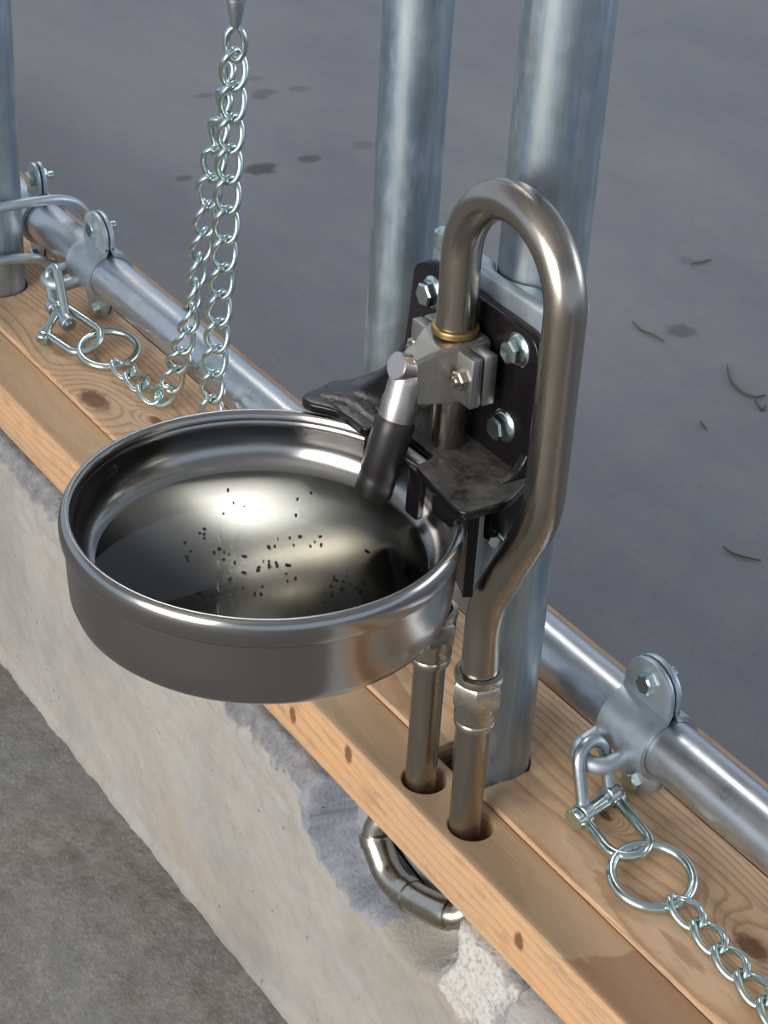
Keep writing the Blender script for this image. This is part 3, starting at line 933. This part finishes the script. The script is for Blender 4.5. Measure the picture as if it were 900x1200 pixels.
# the wing swells up in a smooth web to meet the plate
bm = new()
secs = [(-0.1135, -0.100, 0.002), (-0.1105, -0.112, 0.006), (-0.1040, -0.1165, 0.013), (-0.0960, -0.1160, 0.026), (-0.0900, -0.1110, 0.040), (-0.0820, -0.1060, 0.044), (-0.0740, -0.1030, 0.030), (-0.0620, -0.1020, 0.012), (-0.0500, -0.1010, 0.003)]
rows = []
for x, yf_, h in secs:
    row = []
    yb_ = -0.043
    for k in range(15):
        q = k / 14
        y = yf_ + (yb_ - yf_) * q
        z = 0.3035 + h * (0.15 * q + 0.85 * q ** 3.2) + 0.0022 * sin(PI * min(1, q * 3)) * (1 if q < 0.33 else 0)
        row.append(bm.verts.new((x, y, z)))
    row.append(bm.verts.new((x, yb_, 0.299))); row.append(bm.verts.new((x, yf_, 0.299)))
    rows.append(row)
for a, b in zip(rows, rows[1:]):
    n_ = len(a)
    for k in range(n_): bm.faces.new((a[k], a[(k + 1) % n_], b[(k + 1) % n_], b[k]))
bm.faces.new(rows[0]); bm.faces.new(list(reversed(rows[-1])))
obj('bracket_wing', bm, M['black'], bracket, ang=55)
bm = new()
gus = [(-0.045, 0.303), (-0.045, 0.336)] + [(-0.045 - 0.022 * (1 - cos(a)), 0.336 - 0.030 * sin(a)) for a in [radians(10 * i) for i in range(1, 10)]]
gus = [g for g in gus] + [(-0.0675, 0.303)]
plate(bm, [gus], at_yz(0.0580), 0.0075, 0.0016, 2)
obj('bracket_gusset', bm, M['black'], bracket)
# lip tabs that hang into the bowl behind the nozzle
for (x0, x1, zt) in ((-0.050, -0.028, 0.262), (0.0045, 0.0215, 0.2635)):
    bm = new()
    plate(bm, [rounded([(x0, 0.301), (x1, 0.301), (x1 - 0.003, zt), (x0 - 0.001, zt)], [0.001, 0.001, 0.003, 0.003])], at_xz(-0.1010), 0.005, 0.001, 1)
    obj('bracket_tab', bm, M['black'], bracket)
# curved backing flange outside the bowl wall
bm = new()
prof2 = []
a0, a1 = radians(64), radians(122)
ra, rb = 0.1385, 0.1455
vs = []
N = 24
for i in range(N + 1):
    a = a0 + (a1 - a0) * i / N
    vs.append([bm.verts.new((BX + r * cos(a), BY + r * sin(a), z)) for r, z in ((ra, 0.300), (rb, 0.300), (rb, 0.2165), (ra, 0.2165))])
for i in range(N):
    for k in range(4):
        bm.faces.new((vs[i][k], vs[i][(k + 1) % 4], vs[i + 1][(k + 1) % 4], vs[i + 1][k]))
bm.faces.new(vs[0]); bm.faces.new(list(reversed(vs[-1])))
bmesh.ops.bevel(bm, geom=[e for e in bm.edges if len(e.link_faces) == 2 and e.calc_face_angle(0) > 1], offset=0.0012, segments=2, affect='EDGES')
obj('bracket_flange', bm, M['black'], bracket)
# right-hand side wall under the shelf
bm = new()
box(bm, 0.0545, 0.0615, -0.074, -0.045, 0.262, 0.300, 0.0012)
obj('bracket_side_web', bm, M['black'], bracket)
bm = new()
box(bm, 0.040, 0.0775, -0.1085, -0.1035, 0.284, 0.300, 0.0015)
obj('bracket_lip', bm, M['black'], bracket)
bm = new()
hexnut(bm, (0.0630, -0.0690, 0.2640), (0.75, -0.66, 0), 0.0056, 0.0050, 0.2)
rod(bm, (0.0560, -0.0630, 0.2640), (0.0630, -0.0690, 0.2640), 0.003, 12)
obj('flange_nut', bm, M['zinc'], bracket)
# plate bolts
for i, (bx_, bz_) in enumerate([(-0.0555, 0.3925), (0.0420, 0.3930), (0.0350, 0.3325), (-0.0485, 0.3325)]):
    b = new()
    y0 = PY - 0.0037
    lathe(b, [(0, 0), (0.0120, 0), (0.0120, 0.0010), (0.0104, 0.0027), (0.0090, 0.0031), (0, 0.0031)], 32, axis_matrix((bx_, y0, bz_), (0, -1, 0)))
    hexnut(b, (bx_, y0 - 0.0022, bz_), (0, -1, 0), 0.0090, 0.0080, 0.2 + 0.3 * i)
    obj('bracket_bolt', b, M['zinc'], bracket)
# galvanised saddle between bracket and post, and the strap round the back of the post
bm = new()
sad = rounded([(-0.072, -0.0395), (0.064, -0.0395), (0.066, -0.026), (0.040, -0.022)] + [(0.0312 * cos(a), 0.0312 * sin(a)) for a in [radians(d) for d in range(-42, -139, -8)]] + [(-0.040, -0.022), (-0.074, -0.026)], 0.002, 2)
plate(bm, [sad], at_xy(0.3650), 0.121, 0.0050, 4)
tag(obj('post_saddle', bm, M['galv_cast'], D), 'galvanised saddle clamped to the post')
for zc in (0.3900, 0.3330):
    bm = new()
    ring = [(0.0306 * cos(a), 0.0306 * sin(a)) for a in [radians(d) for d in range(-30, 211, 8)]] + [(0.0345 * cos(a), 0.0345 * sin(a)) for a in [radians(d) for d in range(210, -31, -8)]]
    plate(bm, [ring], at_xy(zc), 0.018, 0.0008, 1)
    obj('post_strap', bm, M['galv_cast'], D)
bm = new()
rod(bm, (-0.0670, -0.0345, 0.418), (-0.0670, -0.0345, 0.4330), 0.0064, 18, 0.002)
obj('saddle_stud', bm, M['zinc'], D)

# valve
VX, VY = -0.004, -0.066
valve_bm = new()
# body: tapering block from the tube out to the spout
def prism_y(bm, secs):
    """secs: (y, x0, x1, z0, z1)"""
    rings = []
    for y, x0, x1, z0, z1 in secs:
        rings.append([bm.verts.new((x, y, z)) for x, z in ((x0, z0), (x1, z0), (x1, z1), (x0, z1))])
    for a, b in zip(rings, rings[1:]):
        for k in range(4): bm.faces.new((a[k], a[(k + 1) % 4], b[(k + 1) % 4], b[k]))
    bm.faces.new(list(reversed(rings[0]))); bm.faces.new(rings[-1])
prism_y(valve_bm, [(-0.049, VX - 0.020, VX + 0.020, 0.3475, 0.3900), (-0.076, VX - 0.020, VX + 0.020, 0.3465, 0.3900), (-0.090, VX - 0.0115, VX + 0.0125, 0.3455, 0.3850), (-0.104, VX - 0.0085, VX + 0.0095, 0.3475, 0.3800)])
bmesh.ops.bevel(valve_bm, geom=list(valve_bm.edges), offset=0.0022, segments=2, affect='EDGES')
valve = obj('valve_body', valve_bm, M['valve'], D)
for sgn in (-1, 1):
    bm = new()
    xc = VX + sgn * 0.0245
    box(bm, xc - 0.0115, xc + 0.0115, -0.0765, -0.0680, 0.3500, 0.3865, 0.0014)
    fl = obj('clamp_flange', bm, M['valve'], valve)
    bm = new()
    box(bm, xc - 0.0115, xc + 0.0115, -0.0665, -0.0560, 0.3500, 0.3865, 0.0014)
    obj('clamp_flange', bm, M['valve'], valve)
    bm = new()
    hexnut(bm, (xc + sgn * 0.002, -0.0765, 0.3690), (0, -1, 0), 0.0072, 0.0062, 0.25)
    rod(bm, (xc + sgn * 0.002, -0.0765, 0.3690), (xc + sgn * 0.002, -0.0850, 0.3690), 0.0036, 14, 0.0008)
    obj('clamp_bolt', bm, M['nickel'], valve)
# plated spout, cut at a slant on top
sp0 = Vector((VX, -0.1015, 0.3775)); sp1 = Vector((VX, -0.1105, 0.3330)); nz1 = Vector((VX, -0.1262, 0.2790))
bm = new()
dsp = (sp0 - sp1).normalized()
Mx = axis_matrix(sp1, dsp)
Ls = (sp0 - sp1).length
lathe(bm, [(0, 0), (0.0124, 0.0), (0.0124, 0.016), (0.0117, 0.019), (0.0112, 0.030), (0.0105, 0.0335), (0.0085, 0.0380), (0.0050, 0.0405), (0, 0.0412)], 36, Mx)
tag(obj('spout', bm, M['plated'], valve), 'bright plated spout with a slanted top')
bm = new()
rod(bm, (VX, -0.086, 0.3655), (VX, -0.1130, 0.3758), 0.0096, 36, 0.0008)
tag(obj('spout_plug', bm, M['plated'], valve), 'round plug on the end of the spout')
bm = new()
dn = (nz1 - sp1).normalized(); Ln = (nz1 - sp1).length
lathe(bm, [(0, -0.003), (0.0128, -0.003), (0.0140, 0.000), (0.0140, 0.008), (0.0136, Ln * 0.66), (0.0128, Ln * 0.70), (0.0132, Ln * 0.76), (0.0132, Ln - 0.003), (0.0120, Ln), (0.0085, Ln), (0.0080, Ln - 0.012), (0, Ln - 0.012)], 40, axis_matrix(sp1, dn))
tag(obj('nozzle', bm, M['rubber'], valve), 'black rubber nozzle')

# ------------------------------------------------------------------ water pipe
ARC = 0.0545
XL_, XR_ = VX, VX + 2 * ARC
ZC = 0.4470
W = thing('water_pipe', (HOLE2[0], HOLE2[1], 0), 'arched stainless water pipe with two drop pipes through the front timber', 'pipe')
RT = 0.0136
up = [(XL_, VY, 0.392), (XL_, VY, ZC)]
arch = [(XL_ + ARC - ARC * cos(a), VY, ZC + ARC * sin(a)) for a in [PI * i / 28 for i in range(1, 28)]]
downp = fillet_path([(XR_, VY, ZC), (XR_, VY, 0.303), (HOLE2[0], HOLE2[1], 0.200), (HOLE2[0], HOLE2[1], 0.112)], 0.085, 12)
bm = new(); tube(bm, up + arch + downp, RT, 36)
obj('arched_tube', bm, M['tube'], W)
bm = new()
lathe(bm, [(0.0130, 0), (0.0160, 0.0), (0.0168, 0.002), (0.0160, 0.0045), (0.0138, 0.005)], 36, Matrix.Translation((XL_, VY, 0.3905)))
tag(obj('seal_ring', bm, M['bronze'], W), 'bronze seal ring')
bm = new(); rod(bm, (XL_, VY, 0.29), (XL_, VY, 0.350), 0.0125, 32)
tube(bm, smooth_path([(XL_, VY, 0.296), (XL_, VY, 0.24), (HOLE1[0] + 0.004, HOLE1[1] - 0.003, 0.19), (HOLE1[0], HOLE1[1], 0.145)], 6), 0.0125, 28)
obj('feed_tube', bm, M['tube'], W)
for (hx, hy), z0 in ((HOLE1, 0.026), (HOLE2, 0.008)):
    bm = new(); rod(bm, (hx, hy, -0.057), (hx, hy, 0.112 + z0), 0.0122, 36)
    dp = obj('drop_pipe', bm, M['tube'], W)
    dp['label'] = 'straight drop pipe'
    bm = new()
    hexnut(bm, (hx, hy, 0.108 + z0), (0, 0, 1), 0.0195, 0.019, 0.35)
    lathe(bm, [(0.0140, 0.0), (0.0178, 0.0), (0.0184, 0.003), (0.0178, 0.006), (0.0142, 0.0068)], 36, Matrix.Translation((hx, hy, 0.1265 + z0)))
    obj('union_nut', bm, M['nickel'], W)
    bm = new()
    lathe(bm, [(0.0124, 0), (0.0150, 0.0006), (0.0156, 0.003), (0.0150, 0.0055), (0.0146, 0.0062), (0.0157, 0.008), (0.0160, 0.011), (0.0152, 0.0145), (0.0168, 0.019), (0.0172, 0.026), (0.0124, 0.026)], 40, Matrix.Translation((hx, hy, 0.084 + z0)))
    obj('compression_collar', bm, M['nickel'], W)
# bend below the timber
bp = smooth_path([(-0.046, -0.064, -0.0590), (-0.0450, -0.0690, -0.0680), px(440, 978, 1, -0.0745), px(446, 1000, 1, -0.0755), px(455, 1022, 1, -0.076), px(470, 1041, 1, -0.076),
                  px(488, 1054, 1, -0.076), px(507, 1064, 1, -0.075), px(524, 1071, 1, -0.073), px(538, 1072, 1, -0.068), px(550, 1066, 1, -0.062)], 8)
bm = new(); tube(bm, bp, 0.0112, 28)
tag(obj('return_bend', bm, M['nickel'], W), 'nickel pipe bend under the timber')
for k0, k1_, rr_ in ((16, 20, 0.0138), (42, 46, 0.0142), (20, 42, 0.0128), (46, 66, 0.0130)):
    seg = bp[k0:k1_ + 1]
    bm = new()
    tube(bm, seg, [rr_] * len(seg), 28)
    obj('bend_collar' if k1_ - k0 < 8 else 'pipe_elbow', bm, M['nickel'], W)

# ------------------------------------------------------------------ water and what lies in it
rw = R0D * sqrt((WATER_Z - 0.2375) / 0.0190) + 0.0003
bm = new()
lathe(bm, [(0, WATER_Z)] + [(rw * i / 8, WATER_Z) for i in range(1, 9)], 96, MB)
wo = obj('water', bm, M['water'], origin=(BX, BY, WATER_Z))
if wo.data.polygons[0].normal.z < 0: wo.data.flip_normals()
tag(wo, 'shallow clear water lying in the steel bowl', 'water')
bm = new()
rng = random.Random(11)
clusters = [(262, 640, 5), (275, 650, 3), (318, 652, 8), (300, 655, 4), (322, 630, 5), (383, 690, 5), (415, 690, 4), (370, 640, 5), (395, 678, 5), (250, 690, 5), (238, 705, 4), (225, 700, 6), (215, 640, 4), (270, 595, 4), (350, 600, 3), (440, 650, 2), (300, 690, 4), (420, 690, 3), (345, 660, 4), (235, 625, 4)]
for (u, v, n) in clusters:
    for i in range(n):
        p = px(u + rng.gauss(0, 9), v + rng.gauss(0, 6), 2, 0.244)
        rr_ = hypot(p.x - BX, p.y - BY)
        if rr_ > rw - 0.004: continue
        z = dish(rr_) + 0.0006
        sz = rng.uniform(0.0004, 0.0012)
        Mx = Matrix.Translation((p.x, p.y, z)) @ Matrix.Rotation(rng.uniform(0, 6.28), 4, 'Z') @ Matrix.Diagonal((sz * rng.uniform(1, 2.6), sz, 0.0006, 1))
        bmesh.ops.create_icosphere(bm, subdivisions=1, radius=1, matrix=Mx)
tag(obj('sediment', bm, M['dirt'], origin=(BX, BY, 0.2375)), 'dark specks of feed and grit on the bottom of the bowl', 'sediment', kind='stuff')

# ------------------------------------------------------------------ bits on the far floor
def twig(pix, r, label):
    pts = [px(u, v, 2, FLOOR2 + r + 0.001) for u, v in pix]
    bm = new(); sp = smooth_path(pts, 6)
    tube(bm, sp, [r * (0.6 + 0.4 * sin(PI * i / (len(sp) - 1))) for i in range(len(sp))], 8)
    tag(obj('straw', bm, M['straw'], origin=pts[0]), label, 'straw', 'bits of straw on the far floor')
twig([(852, 428), (856, 445), (868, 458), (884, 465), (897, 463)], 0.0016, 'hooked dark stalk on the far concrete floor')
twig([(884, 468), (893, 480), (897, 474)], 0.0014, 'tiny curl of stalk touching the hooked one on the far floor')
twig([(847, 640), (858, 648), (874, 653), (892, 657)], 0.0012, 'thin curved stalk on the floor behind the rail')
twig([(741, 377), (752, 387), (765, 392), (778, 400)], 0.0013, 'wavy stalk lying beside the small dark stain')
twig([(810, 309), (822, 307), (833, 304)], 0.0013, 'short straight stalk on the far floor')
twig([(820, 493), (828, 503)], 0.0012, 'very short stalk on the bare far floor')
